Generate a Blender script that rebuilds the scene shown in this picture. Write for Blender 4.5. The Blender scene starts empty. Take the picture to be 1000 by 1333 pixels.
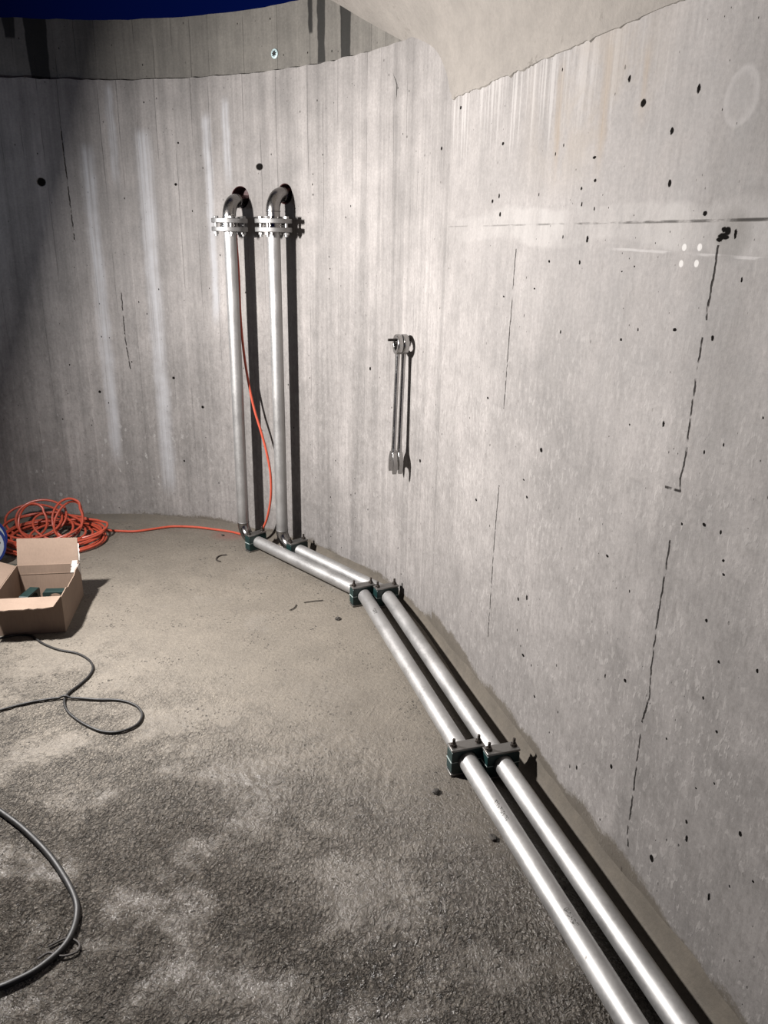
import bpy, bmesh, math, random
import numpy as np
from mathutils import Vector, Matrix, noise

random.seed(7)
S = bpy.context.scene
COL = S.collection
PI = math.pi

# ------------------------------------------------------------------ plan of the tank (metres)
CX, CY, R = -1.614, 2.539, 1.913            # centre and inner radius of the round end
AL = math.radians(16.81)
NX, NY = math.cos(AL), math.sin(AL)         # outward normal of the straight wall
TX, TY = -NY, NX                            # direction along the straight wall, away from the viewer
T0 = TX * CX + TY * CY                      # where straight wall meets the round end
CAM_H = 1.65
ALBEDO = .60                                # darkens every base colour, so less bounced light fills the shadows
Z_SPRING, Z_LEDGE, Z_RIM = 2.123, 2.382, 2.650


def plan(n, t):
    return (NX * n + TX * t, NY * n + TY * t)


N_WALL = NX * CX + NY * CY + R              # distance of the straight wall


def wall_xy(u, off=0.0):
    """u: metres along the wall; >0 straight part toward the viewer, <0 round end. off: outward."""
    if u >= 0:
        return plan(N_WALL + off, T0 - u)
    a = -u / R
    if a <= PI:
        d = AL + a
        return (CX + (R + off) * math.cos(d), CY + (R + off) * math.sin(d))
    k = -u - PI * R
    x, y = plan(N_WALL - 2 * R - off, T0 - k)
    return (x, y)


# ------------------------------------------------------------------ mesh helpers
class MB:
    def __init__(self):
        self.v, self.f, self.uv = [], [], {}

    def add(self, vs, fs):
        o = len(self.v)
        self.v += [tuple(p) for p in vs]
        self.f += [tuple(i + o for i in f) for f in fs]

    def box(self, c, s, M=None):
        x, y, z = s[0] / 2, s[1] / 2, s[2] / 2
        vs = [Vector((i * x, j * y, k * z)) for k in (-1, 1) for j in (-1, 1) for i in (-1, 1)]
        vs = [(M @ (Vector(c) + p)) if M else Vector(c) + p for p in vs]
        self.add(vs, [(0, 2, 3, 1), (4, 5, 7, 6), (0, 1, 5, 4), (2, 6, 7, 3), (0, 4, 6, 2), (1, 3, 7, 5)])
        return self

    def hexa(self, q):
        self.add(q, [(0, 3, 2, 1), (4, 5, 6, 7), (0, 1, 5, 4), (1, 2, 6, 5), (2, 3, 7, 6), (3, 0, 4, 7)])
        return self

    def sheet(self, pts, thick, nrm):
        """a flat outline given a thickness along nrm"""
        n = len(pts)
        d = Vector(nrm).normalized() * thick
        a = [Vector(p) for p in pts]
        vs = a + [p + d for p in a]
        fs = [tuple(range(n - 1, -1, -1)), tuple(range(n, 2 * n))]
        fs += [(i, (i + 1) % n, n + (i + 1) % n, n + i) for i in range(n)]
        self.add(vs, fs)
        return self

    def tube(self, path, r, seg=20, caps=True, r1=None):
        P = [Vector(p) for p in path]
        n = len(P)
        T = []
        for i in range(n):
            d = P[min(i + 1, n - 1)] - P[max(i - 1, 0)]
            T.append(d.normalized())
        up = Vector((0, 0, 1)) if abs(T[0].z) < .9 else Vector((1, 0, 0))
        a = T[0].cross(up).normalized()
        vs, fs = [], []
        for i in range(n):
            a = (a - T[i] * a.dot(T[i])).normalized()
            b = T[i].cross(a)
            rr = r if r1 is None else r + (r1 - r) * i / (n - 1)
            for k in range(seg):
                w = 2 * PI * k / seg
                vs.append(P[i] + (a * math.cos(w) + b * math.sin(w)) * rr)
        for i in range(n - 1):
            for k in range(seg):
                k2 = (k + 1) % seg
                fs.append((i * seg + k, i * seg + k2, (i + 1) * seg + k2, (i + 1) * seg + k))
        if caps:
            fs.append(tuple(range(seg - 1, -1, -1)))
            fs.append(tuple((n - 1) * seg + k for k in range(seg)))
        self.add(vs, fs)
        return self

    def lathe(self, prof, c, axis=(0, 0, 1), seg=40, phase=0.0):
        """prof: closed list of (radius, height) turned round axis through c"""
        ax = Vector(axis).normalized()
        up = Vector((0, 0, 1)) if abs(ax.z) < .9 else Vector((1, 0, 0))
        a = ax.cross(up).normalized()
        b = ax.cross(a)
        m = len(prof)
        vs, fs = [], []
        for k in range(seg):
            w = 2 * PI * k / seg + phase
            for (r, h) in prof:
                vs.append(Vector(c) + ax * h + (a * math.cos(w) + b * math.sin(w)) * r)
        for k in range(seg):
            k2 = (k + 1) % seg
            for i in range(m):
                j = (i + 1) % m
                fs.append((k * m + i, k * m + j, k2 * m + j, k2 * m + i))
        self.add(vs, fs)
        return self

    def prism(self, outline, h, M):
        """outline in local xy, extruded from -h/2 to h/2 along local z, then placed by M"""
        n = len(outline)
        vs = [M @ Vector((x, y, -h / 2)) for x, y in outline] + [M @ Vector((x, y, h / 2)) for x, y in outline]
        fs = [tuple(range(n - 1, -1, -1)), tuple(range(n, 2 * n))]
        fs += [(i, (i + 1) % n, n + (i + 1) % n, n + i) for i in range(n)]
        self.add(vs, fs)
        return self

    def build(self, name, mat, parent=None, smooth=True, bevel=0.0, bseg=2, local=True):
        me = bpy.data.meshes.new(name)
        vs = self.v
        if parent is not None and local:
            inv = parent_world(parent).inverted()
            vs = [inv @ Vector(p) for p in vs]
        me.from_pydata([tuple(p) for p in vs], [], self.f)
        bm = bmesh.new()
        bm.from_mesh(me)
        bmesh.ops.recalc_face_normals(bm, faces=bm.faces)
        bm.to_mesh(me)
        bm.free()
        me.validate()
        if smooth:
            me.polygons.foreach_set('use_smooth', [True] * len(me.polygons))
            me.set_sharp_from_angle(angle=math.radians(35))
        me.materials.append(mat)
        o = bpy.data.objects.new(name, me)
        COL.objects.link(o)
        if parent is not None:
            o.parent = parent
        if bevel:
            m = o.modifiers.new('Bevel', 'BEVEL')
            m.width = bevel
            m.segments = bseg
            m.limit_method = 'ANGLE'
        return o


def parent_world(p):
    M = Matrix.LocRotScale(p.location, p.rotation_euler, p.scale)
    return parent_world(p.parent) @ M if p.parent else M


def empty(name, loc, label, cat, group=None, rz=0.0):
    o = bpy.data.objects.new(name, None)
    o.empty_display_size = .05
    o.location = loc
    o.rotation_euler = (0, 0, rz)
    COL.objects.link(o)
    return tag(o, label, cat, group)


def tag(o, label=None, cat=None, group=None, kind=None):
    if label: o['label'] = label
    if cat: o['category'] = cat
    if group: o['group'] = group
    if kind: o['kind'] = kind
    return o


def smooth_path(pts, sub=8):
    """Catmull-Rom through the points"""
    P = [Vector(p) for p in pts]
    P = [P[0] * 2 - P[1]] + P + [P[-1] * 2 - P[-2]]
    out = []
    for i in range(1, len(P) - 2):
        a, b, c, d = P[i - 1], P[i], P[i + 1], P[i + 2]
        for k in range(sub):
            t = k / sub
            out.append(.5 * ((2 * b) + (c - a) * t + (2 * a - 5 * b + 4 * c - d) * t * t + (3 * b - a - 3 * c + d) * t ** 3))
    out.append(P[-2])
    return out


# ------------------------------------------------------------------ node helpers
class NT:
    def __init__(self, name):
        self.mat = bpy.data.materials.new(name)
        self.mat.use_nodes = True
        self.t = self.mat.node_tree
        self.t.nodes.clear()
        self.out = self.t.nodes.new('ShaderNodeOutputMaterial')
        self.b = self.t.nodes.new('ShaderNodeBsdfPrincipled')
        self.t.links.new(self.b.outputs[0], self.out.inputs[0])
        self.tc = self.t.nodes.new('ShaderNodeTexCoord')

    def n(self, kind, **kw):
        d = self.t.nodes.new(kind)
        for k, v in kw.items():
            setattr(d, k, v)
        return d

    def put(self, sock, v):
        if isinstance(v, bpy.types.NodeSocket):
            self.t.links.new(v, sock)
        elif v is not None:
            if sock.type == 'RGBA' and not isinstance(v, (int, float)) and len(v) == 3:
                v = (*v, 1)
            sock.default_value = v

    def m(self, op, a, b=None, c=None, clamp=False):
        d = self.n('ShaderNodeMath', operation=op, use_clamp=clamp)
        for i, v in enumerate((a, b, c)):
            self.put(d.inputs[i], v)
        return d.outputs[0]

    def vm(self, op, a, b=None, out=0):
        d = self.n('ShaderNodeVectorMath', operation=op)
        self.put(d.inputs[0], a)
        if b is not None:
            self.put(d.inputs[1], b)
        return d.outputs['Value'] if op in ('LENGTH', 'DOT_PRODUCT') else d.outputs[0]

    def sep(self, v):
        d = self.n('ShaderNodeSeparateXYZ')
        self.put(d.inputs[0], v)
        return d.outputs[0], d.outputs[1], d.outputs[2]

    def comb(self, x, y, z=0.0):
        d = self.n('ShaderNodeCombineXYZ')
        for i, v in enumerate((x, y, z)):
            self.put(d.inputs[i], v)
        return d.outputs[0]

    def noise(self, vec, scale=1.0, detail=3.0, rough=.55, dist=0.0):
        d = self.n('ShaderNodeTexNoise')
        self.put(d.inputs['Vector'], vec)
        d.inputs['Scale'].default_value = scale
        d.inputs['Detail'].default_value = detail
        d.inputs['Roughness'].default_value = rough
        d.inputs['Distortion'].default_value = dist
        return d.outputs[0]

    def voro(self, vec, scale=1.0, feature='F1', rnd=1.0):
        d = self.n('ShaderNodeTexVoronoi', feature=feature)
        self.put(d.inputs['Vector'], vec)
        d.inputs['Scale'].default_value = scale
        d.inputs['Randomness'].default_value = rnd
        return d.outputs['Distance'], d.outputs['Color']

    def ss(self, v, lo, hi, a=0.0, b=1.0):
        """smooth step, lo may be larger than hi"""
        d = self.n('ShaderNodeMapRange', interpolation_type='SMOOTHSTEP')
        if not isinstance(lo, bpy.types.NodeSocket) and not isinstance(hi, bpy.types.NodeSocket) and lo > hi:
            lo, hi, a, b = hi, lo, b, a
        for i, x in enumerate((v, lo, hi, a, b)):
            self.put(d.inputs[i], x)
        return d.outputs[0]

    def lin(self, v, lo, hi, a=0.0, b=1.0):
        d = self.n('ShaderNodeMapRange', clamp=True)
        for i, x in enumerate((v, lo, hi, a, b)):
            self.put(d.inputs[i], x)
        return d.outputs[0]

    def mix(self, f, a, b, blend='MIX'):
        d = self.n('ShaderNodeMix', data_type='RGBA', blend_type=blend)
        self.put(d.inputs[0], f)
        self.put(d.inputs[6], a)
        self.put(d.inputs[7], b)
        return d.outputs[2]

    def scale(self, col, f):
        d = self.n('ShaderNodeVectorMath', operation='SCALE')
        self.put(d.inputs[0], col)
        self.put(d.inputs['Scale'], f)
        return d.outputs[0]

    def bump(self, h, strength=.5, dist=.01, nrm=None):
        d = self.n('ShaderNodeBump')
        self.put(d.inputs['Height'], h)
        d.inputs['Strength'].default_value = strength
        d.inputs['Distance'].default_value = dist
        if nrm is not None:
            self.put(d.inputs['Normal'], nrm)
        return d.outputs[0]

    def set(self, **kw):
        kw['color'] = self.scale(kw['color'], ALBEDO)
        for k, v in kw.items():
            self.put(self.b.inputs[{'color': 'Base Color', 'rough': 'Roughness', 'metal': 'Metallic', 'normal': 'Normal',
                                    'spec': 'Specular IOR Level', 'coat': 'Coat Weight', 'sheen': 'Sheen Weight'}[k]], v)
        return self.mat

# ------------------------------------------------------------------ marks on the concrete, in metres along and up the wall
CRACKS = [[(1.515,1.647),(1.513,1.585),(1.51,1.528),(1.511,1.503)],
  [(1.508,1.466),(1.506,1.377),(1.509,1.23),(1.51,1.217),(1.504,1.159),(1.51,1.133),(1.456,1.127)],
  [(1.501,1.013),(1.497,0.8084),(1.501,0.6783),(1.51,0.607),(1.495,0.5273)],
  [(1.496,0.4921),(1.503,0.2724),(1.502,0.1932),(1.513,0.1579)],
  [(1.501,0.0761),(1.503,-0.0216)],
  [(0.5958,1.625),(0.5887,1.26),(0.5862,1.129)],
  [(0.5911,0.8666),(0.583,0.674),(0.5829,0.278)],
  [(-2.533,2.164),(-2.529,1.964),(-2.524,1.614)],
  [(-2.296,1.346),(-2.298,1.097),(-2.283,0.9261)],
  [(-0.5118,2.278),(-0.4809,2.233),(-0.4845,2.178)]]
PITS = [(0.3972,1.768,0.0064,0.0048),(0.463,1.727,0.0061,0.006),(1.01,1.656,0.0049,0.0069),(0.9826,1.598,0.0041,0.005),(0.8148,1.596,0.0048,0.0032),(0.7381,1.517,0.0051,0.0023),(1.213,1.427,0.0034,0.0029),(0.915,1.412,0.0033,0.0043),(1.413,1.472,0.0055,0.0034),(1.538,1.469,0.0036,0.0047),(1.328,1.771,0.005,0.0065),(1.459,1.708,0.0057,0.0038),(1.558,1.668,0.0023,0.0051),(1.595,1.586,0.0022,0.0037),(1.419,1.264,0.0036,0.0062),(0.8625,1.06,0.0074,0.0059),(0.4549,1.139,0.0066,0.004),(1.619,1.266,0.0022,0.0032),(1.712,1.342,0.002,0.0023),(0.7658,0.9381,0.0054,0.0025),(0.7955,0.8906,0.0054,0.0038),(0.4072,0.7554,0.0072,0.0045),(1.601,1.087,0.0048,0.0034),(0.9655,1.741,0.0031,0.0049),(0.4472,1.782,0.0047,0.006),(1.527,1.665,0.007,0.0052),(1.536,1.672,0.0058,0.0045),(1.519,1.66,0.0059,0.003),(0.9564,1.779,0.0041,0.0029),(1.421,1.714,0.0013,0.0008),(1.278,1.458,0.0024,0.0036),(0.53,1.48,0.0061,0.0025),(1.184,1.584,0.0025,0.0018),(1.233,1.597,0.0024,0.0018),(1.291,1.234,0.0025,0.002),(1.531,1.064,0.0026,0.0026),(1.407,0.5929,0.0049,0.0042),(1.655,0.8873,0.0036,0.0034),(1.711,0.8177,0.0034,0.0026),(1.815,0.8568,0.0029,0.004),(1.685,0.7141,0.0029,0.0036),(1.74,0.6645,0.0034,0.0026),(1.398,0.3232,0.0051,0.0056),(1.7,0.3939,0.0037,0.0039),(1.71,0.3536,0.0037,0.0077),(1.806,0.276,0.0034,0.0085),(1.91,0.4186,0.0028,0.0026),(1.855,0.4916,0.004,0.0052),(0.8509,0.5688,0.0053,0.0079),(0.7934,0.5366,0.0056,0.0055),(1.32,0.5555,0.0027,0.0055),(1.238,0.2018,0.0041,0.0062),(1.607,0.2032,0.007,0.0085),(1.674,1.034,0.0033,0.0025),(1.681,1.006,0.0033,0.0025),(1.591,0.5441,0.0027,0.0029),(0.8592,0.3634,0.0082,0.0041),(0.9576,0.2679,0.0052,0.004),(1.71,0.4953,0.0024,0.0018),(1.264,0.8793,0.0054,0.0032),(1.202,0.1791,0.0021,0.0063),(1.76,0.5464,0.0022,0.0027),(1.855,0.3533,0.0021,0.0026),(1.522,1.665,0.0111,0.005),(1.535,1.674,0.0076,0.0071),(1.524,1.677,0.0067,0.0042),(1.514,1.658,0.0079,0.0036),(1.531,1.663,0.0088,0.0036),(1.558,1.669,0.0034,0.0076),(-2.662,1.898,0.0195,0.0187),(-1.425,1.971,0.0193,0.0138),(1.194,1.944,0.009,0.0071),(1.02,1.794,0.0055,0.0036),(1.127,2.003,0.0048,0.0064),(1.385,1.944,0.0049,0.0071),(1.313,1.875,0.0054,0.0061),(0.4523,1.932,0.0068,0.0044),(-0.0892,1.967,0.0073,0.0052),(1.006,1.848,0.0073,0.0026),(-1.935,1.895,0.0067,0.0055),(0.0817,2.08,0.0072,0.0048),(-0.6582,1.071,0.0062,0.0072),(-0.1918,0.7404,0.0078,0.0068),(-1.906,2.091,0.0044,0.0043),(-2.474,0.79,0.0066,0.0067),(-2.028,0.8847,0.0071,0.0065),(-1.857,0.73,0.0074,0.0067),(-1.998,0.4017,0.0049,0.0047)]
DOTS = [(1.407,1.642),(1.457,1.643),(1.404,1.609),(1.454,1.611)]
STREAKS = [(-2.104,2.149,0.201,0.0339),(-2.412,2.076,0.3796,0.0282),(-1.737,2.213,1.202,0.018),(-1.624,2.276,1.893,0.0182),(-2.269,2.361,1.893,0.0161)]
RUST = [(0.8,2.091,1.816,0.0169),(1.028,2.095,1.811,0.0206),(1.19,2.056,1.92,0.0147)]
RINGSTAIN = [(-1.035,2.63,2.382,0.0268),(-1.103,2.628,2.509,0.0144),(-0.877,2.581,2.381,0.0379),(-2.611,2.657,2.378,0.0554),(-2.735,2.645,2.558,0.0287)]


def wall_material(name, part):
    """part: 'right' large smooth panels, 'round' board marked, 'upper' the darker ring on top"""
    g = NT(name)
    uv = g.n('ShaderNodeUVMap').outputs[0]
    u, v, _ = g.sep(uv)
    wob = g.noise(uv, 6.0, 2.0)
    big = g.noise(uv, 1.3, 4.0, .6)
    mid = g.noise(uv, 9.0, 5.0, .65)
    fine = g.noise(uv, 90.0, 4.0, .7)
    grain = g.noise(g.vm('MULTIPLY', uv, (70, 16, 1)), 1.0, 3.0, .6)
    streak = g.noise(g.vm('MULTIPLY', uv, (16, .55, 1)), 1.0, 4.0, .6)
    streak2 = g.noise(g.vm('MULTIPLY', uv, (55, 1.1, 1)), 1.0, 3.0, .6)
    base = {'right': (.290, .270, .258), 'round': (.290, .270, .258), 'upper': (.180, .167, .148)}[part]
    f = g.lin(big, .28, .72, .80, 1.16)
    f = g.m('MULTIPLY', f, g.lin(mid, .25, .75, .84, 1.13))
    f = g.m('MULTIPLY', f, g.lin(fine, .28, .72, .86, 1.12))
    blot = g.noise(g.vm('ADD', g.vm('MULTIPLY', uv, (3.2, 2.0, 1)), (7.3, 1.9, 0)), 1.0, 6.0, .68, .3)
    f = g.m('MULTIPLY', f, g.lin(blot, .35, .65, .88, 1.08))
    if part == 'round':
        f = g.m('MULTIPLY', f, g.lin(g.noise(g.vm('MULTIPLY', uv, (5.5, .35, 1)), 1.0, 3.0), .35, .65, .84, 1.12))
    if part == 'right':
        f = g.m('MULTIPLY', f, g.ss(u, 1.425, 1.47, 1.0, .90))
    f = g.m('MULTIPLY', f, g.lin(grain, .25, .75, .93, 1.06))
    samt = {'right': .08, 'round': .20, 'upper': .16}[part]
    f = g.m('MULTIPLY', f, g.lin(streak, .3, .7, 1 - samt, 1 + samt * .8))
    f = g.m('MULTIPLY', f, g.lin(streak2, .3, .7, 1 - samt * .5, 1 + samt * .5))
    height = g.m('MULTIPLY', mid, .35)
    height = g.m('ADD', height, g.m('MULTIPLY', fine, .22))
    height = g.m('ADD', height, g.m('MULTIPLY', grain, .18))

    # board marks
    if part != 'right':
        ub = g.m('ADD', u, g.lin(g.noise(g.comb(0.0, v), 2.2, 2.0), 0, 1, -.006, .006))
        cell = g.m('DIVIDE', g.m('ADD', ub, .9055), .1015)
        idn = g.m('FLOOR', cell)
        wn = g.n('ShaderNodeTexWhiteNoise', noise_dimensions='1D')
        g.put(wn.inputs['W'], idn)
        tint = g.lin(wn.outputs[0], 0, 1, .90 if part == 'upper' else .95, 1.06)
        fr = g.m('SUBTRACT', cell, idn)
        d = g.m('ABSOLUTE', g.m('SUBTRACT', fr, .5))            # .5 at the joint
        gate = g.ss(g.noise(g.vm('MULTIPLY', uv, (9.5, 1.6, 1)), 1.0, 2.0), .46, .56)
        line = g.m('MULTIPLY', g.ss(d, .478, .497), gate)
        if part == 'round':
            on = g.ss(u, -.27, -.29)
            line = g.m('MULTIPLY', line, on)
            tint = g.lin(on, 0, 1, 1.0, tint)
            line = g.m('MULTIPLY', line, g.lin(v, .2, 2.3, .35, 1.0))
        f = g.m('MULTIPLY', f, tint)
        f = g.m('MULTIPLY', f, g.lin(line, 0, 1, 1.0, .50))
        height = g.m('SUBTRACT', height, g.m('MULTIPLY', line, .5))
    col = g.scale(base, f)

    # pale cement flecks run down the face, and darker mottling between them
    fn = g.noise(g.vm('ADD', g.vm('MULTIPLY', uv, (62, 27, 1)), g.scale(g.comb(wob, mid), 1.0)), 1.0, 2.5, .6)
    fn2 = g.noise(g.vm('ADD', g.vm('MULTIPLY', uv, (34, 19, 1)), g.scale(g.comb(mid, wob), 1.2)), 1.0, 2.0, .55)
    low = g.ss(v, 1.9, .8, .25, 1.0)
    fleck = g.m('MULTIPLY', g.ss(fn, .54, .66), g.ss(g.noise(uv, 4.0, 3.0), .35, .62, .25, 1.0))
    fleck2 = g.m('MULTIPLY', g.ss(fn2, .63, .70), g.ss(v, 1.5, .3, .0, .9))
    fleck = g.m('MULTIPLY', g.m('MAXIMUM', fleck, fleck2), low)
    if part != 'upper':
        col = g.mix(g.m('MULTIPLY', fleck, .36 if part == 'right' else .26), col, (.46, .435, .415))
        mot = g.m('MULTIPLY', g.ss(fn, .46, .36), low)
        col = g.mix(g.m('MULTIPLY', mot, .26), col, (.13, .118, .11))
    # small blow holes
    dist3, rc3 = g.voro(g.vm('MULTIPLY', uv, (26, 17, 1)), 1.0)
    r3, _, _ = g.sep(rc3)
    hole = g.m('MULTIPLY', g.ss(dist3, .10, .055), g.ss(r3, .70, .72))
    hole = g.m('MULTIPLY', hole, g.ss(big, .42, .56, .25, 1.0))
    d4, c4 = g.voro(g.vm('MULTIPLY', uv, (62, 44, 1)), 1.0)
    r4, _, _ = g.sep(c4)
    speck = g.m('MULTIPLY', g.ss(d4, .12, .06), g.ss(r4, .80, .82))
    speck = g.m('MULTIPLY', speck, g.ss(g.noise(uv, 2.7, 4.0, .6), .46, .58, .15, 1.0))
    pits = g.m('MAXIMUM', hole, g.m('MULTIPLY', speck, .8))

    # marks with a place of their own
    if part == 'right' or part == 'round':
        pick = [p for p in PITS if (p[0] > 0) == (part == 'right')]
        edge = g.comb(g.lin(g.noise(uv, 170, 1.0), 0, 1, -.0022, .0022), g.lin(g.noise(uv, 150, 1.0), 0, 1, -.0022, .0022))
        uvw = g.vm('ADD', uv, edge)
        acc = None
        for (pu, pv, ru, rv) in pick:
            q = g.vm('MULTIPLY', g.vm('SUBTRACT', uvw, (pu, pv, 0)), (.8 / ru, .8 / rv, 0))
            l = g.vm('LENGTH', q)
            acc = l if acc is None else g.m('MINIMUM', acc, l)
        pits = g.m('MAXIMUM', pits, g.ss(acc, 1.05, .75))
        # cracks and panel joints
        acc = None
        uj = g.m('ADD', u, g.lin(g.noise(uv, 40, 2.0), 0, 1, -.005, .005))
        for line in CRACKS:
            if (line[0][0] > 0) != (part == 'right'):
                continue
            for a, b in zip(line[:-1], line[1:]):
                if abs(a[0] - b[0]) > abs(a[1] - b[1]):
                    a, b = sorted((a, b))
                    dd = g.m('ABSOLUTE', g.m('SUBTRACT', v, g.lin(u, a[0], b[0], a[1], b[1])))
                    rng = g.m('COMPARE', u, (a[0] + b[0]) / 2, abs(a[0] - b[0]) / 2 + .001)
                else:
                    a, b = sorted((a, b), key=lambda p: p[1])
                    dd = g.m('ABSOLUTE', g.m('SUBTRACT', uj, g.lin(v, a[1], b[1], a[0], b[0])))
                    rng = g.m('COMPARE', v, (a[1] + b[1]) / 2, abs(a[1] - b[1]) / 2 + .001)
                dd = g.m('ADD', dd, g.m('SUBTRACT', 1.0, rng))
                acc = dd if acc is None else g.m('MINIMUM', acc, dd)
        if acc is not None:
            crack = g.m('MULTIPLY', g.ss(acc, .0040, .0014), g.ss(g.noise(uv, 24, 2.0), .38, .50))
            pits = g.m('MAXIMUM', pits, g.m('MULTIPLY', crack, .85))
    # cement splashes low on the round end
    if part == 'round':
        d5, c5 = g.voro(g.vm('ADD', g.vm('MULTIPLY', uv, (34, 24, 1)), g.scale(g.comb(mid, fine), 1.6)), 1.0)
        r5, g5, _ = g.sep(c5)
        spl = g.m('MULTIPLY', g.ss(g.m('SUBTRACT', g.lin(g5, 0, 1, .12, .36), d5), .0, .06), g.ss(r5, .72, .78))
        spl = g.m('MULTIPLY', spl, g.ss(v, 1.15, .25, .0, .75))
        spl = g.m('MULTIPLY', spl, g.ss(u, -1.6, -2.2, .35, 1.0))
        col = g.mix(spl, col, (.44, .425, .41))
    # run-down stains: (u, top, bottom, half width)
    def run(lst, soft):
        acc = None
        for (su, s1, s0, w) in lst:
            du = g.m('ABSOLUTE', g.m('SUBTRACT', g.m('ADD', u, g.lin(g.noise(uv, 7.0, 3.0), 0, 1, -.018, .018)), su))
            k = g.m('MULTIPLY', g.ss(du, w * soft, w * .3), g.m('MULTIPLY', g.ss(v, s1 + .03, s1 - .04), g.ss(v, s0 - .05, s0 + .12)))
            acc = k if acc is None else g.m('MAXIMUM', acc, k)
        return acc
    if part == 'round':
        k = g.m('MULTIPLY', run(STREAKS, 1.9), g.ss(streak2, .3, .6, .40, .95))
        col = g.mix(g.m('MULTIPLY', k, g.lin(mid, .3, .7, .6, 1.0)), col, (.46, .46, .475))
    if part == 'upper':
        acc = None
        for (su, s1, s0, w) in RINGSTAIN:
            du = g.m('ABSOLUTE', g.m('SUBTRACT', g.m('ADD', u, g.lin(g.noise(uv, 14, 2.0), 0, 1, -.008, .008)), su))
            taper = g.lin(v, s0, s1, w * .8, w)
            k = g.m('MULTIPLY', g.ss(g.m('SUBTRACT', du, taper), .004, -.004), g.ss(v, s0 - .004, s0 + .010))
            acc = k if acc is None else g.m('MAXIMUM', acc, k)
        col = g.mix(g.m('MULTIPLY', acc, .93), col, (.007, .0065, .005))
    if part == 'right':
        k = g.m('MULTIPLY', run(RUST, 1.5), g.ss(streak2, .35, .6, .3, .8))
        col = g.mix(g.m('MULTIPLY', k, .6), col, (.235, .165, .095))
        # paler smear along the horizontal shutter joint, the joint itself, and lime runs from the top edge
        jn = g.lin(g.noise(g.vm('MULTIPLY', uv, (3, 9, 1)), 1.0, 4.0), 0, 1, -.06, .06)
        dj = g.m('ABSOLUTE', g.m('SUBTRACT', g.m('ADD', v, jn), 1.69))
        col = g.mix(g.m('MULTIPLY', g.ss(dj, .055, .035), g.m('MULTIPLY', g.lin(blot, .40, .6, .06, .46), g.ss(u, .1, .7, .45, 1.0))), col, (.43, .41, .39))
        hl = g.m('MULTIPLY', g.ss(g.m('ABSOLUTE', g.m('SUBTRACT', v, 1.694)), g.lin(u, .4, 1.7, .0022, .0040), .0010), g.ss(g.noise(g.vm('MULTIPLY', uv, (9, 40, 1)), 1.0, 4.0), .44, .60))
        pits = g.m('MAXIMUM', pits, g.m('MULTIPLY', hl, g.lin(u, .3, 1.6, .25, .7)))
        hl2 = g.m('MULTIPLY', g.ss(g.m('ABSOLUTE', g.m('SUBTRACT', v, g.lin(u, 1.2, 2.0, 1.634, 1.618))), .004, .0015), g.ss(g.noise(g.vm('MULTIPLY', uv, (4, 20, 1)), 1.0, 3.0), .44, .5))
        col = g.mix(g.m('MULTIPLY', g.m('MULTIPLY', hl2, g.ss(u, 1.1, 1.2)), .6), col, (.45, .43, .42))
        lime = g.m('MULTIPLY', g.ss(g.m('ADD', v, g.lin(streak2, .3, .7, -.22, .16)), 1.92, 2.12), g.ss(streak2, .42, .62))
        lime = g.m('MULTIPLY', lime, g.ss(u, 1.6, .6))
        col = g.mix(g.m('MULTIPLY', lime, .5), col, (.46, .44, .425))
        # sooty scuff beside the rock pocket, tan bloom under the top edge
        l = g.vm('LENGTH', g.vm('MULTIPLY', g.vm('SUBTRACT', g.vm('ADD', uv, g.scale(g.comb(mid, wob), .05)), (1.575, 1.69, 0)), (1 / .05, 1 / .045, 0)))
        col = g.mix(g.m('MULTIPLY', g.ss(l, 1.2, .6), .45), col, (.10, .09, .08))
        tan = g.m('MULTIPLY', g.m('MULTIPLY', g.ss(g.m('ABSOLUTE', g.m('SUBTRACT', u, .95)), .45, .1), g.ss(v, 1.72, 1.9)), g.ss(blot, .42, .6))
        col = g.mix(g.m('MULTIPLY', tan, .35), col, (.25, .205, .155))
        for (du_, dv_) in DOTS:
            l = g.vm('LENGTH', g.vm('SUBTRACT', uv, (du_, dv_, 0)))
            col = g.mix(g.m('MULTIPLY', g.ss(l, .0085, .006), .9), col, (.62, .60, .58))
        l = g.vm('LENGTH', g.vm('MULTIPLY', g.vm('SUBTRACT', g.vm('ADD', uv, g.scale(g.comb(wob, mid), .02)), (1.527, 1.921, 0)), (1 / .045, 1 / .05, 0)))
        ring = g.m('MULTIPLY', g.ss(l, 1.15, .95), g.ss(l, .6, .95, .35, 1.0))
        col = g.mix(g.m('MULTIPLY', ring, .35), col, (.40, .38, .37))
    # slurry splashed and brushed up at the foot of the wall
    if part != 'upper':
        foot = g.m('ADD', v, g.lin(g.noise(uv, 3.0, 5.0, .6), .25, .75, -.055, .055))
        foot = g.m('ADD', foot, g.lin(fine, .25, .75, -.012, .012))
        top = .06 if part == 'round' else .105
        k = g.ss(foot, top + .012, top - .014)
        col = g.mix(g.m('MULTIPLY', k, .88), col, g.scale((.118, .100, .078), g.lin(mid, .25, .75, .85, 1.15)))
        pits = g.m('MULTIPLY', pits, g.lin(k, 0, 1, 1.0, .4))
    col = g.mix(g.m('MULTIPLY', pits, .98), col, (.005, .0045, .004))  # shade inside the pits and holes is painted near black
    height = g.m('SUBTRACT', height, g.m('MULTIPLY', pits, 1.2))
    height = g.m('ADD', height, g.m('MULTIPLY', fleck, .18))
    nrm = g.bump(height, .55, .006)
    return g.set(color=col, rough=g.lin(mid, .2, .8, .62, .85), normal=nrm, spec=g.lin(pits, 0, .6, .32, 0.0))


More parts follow.
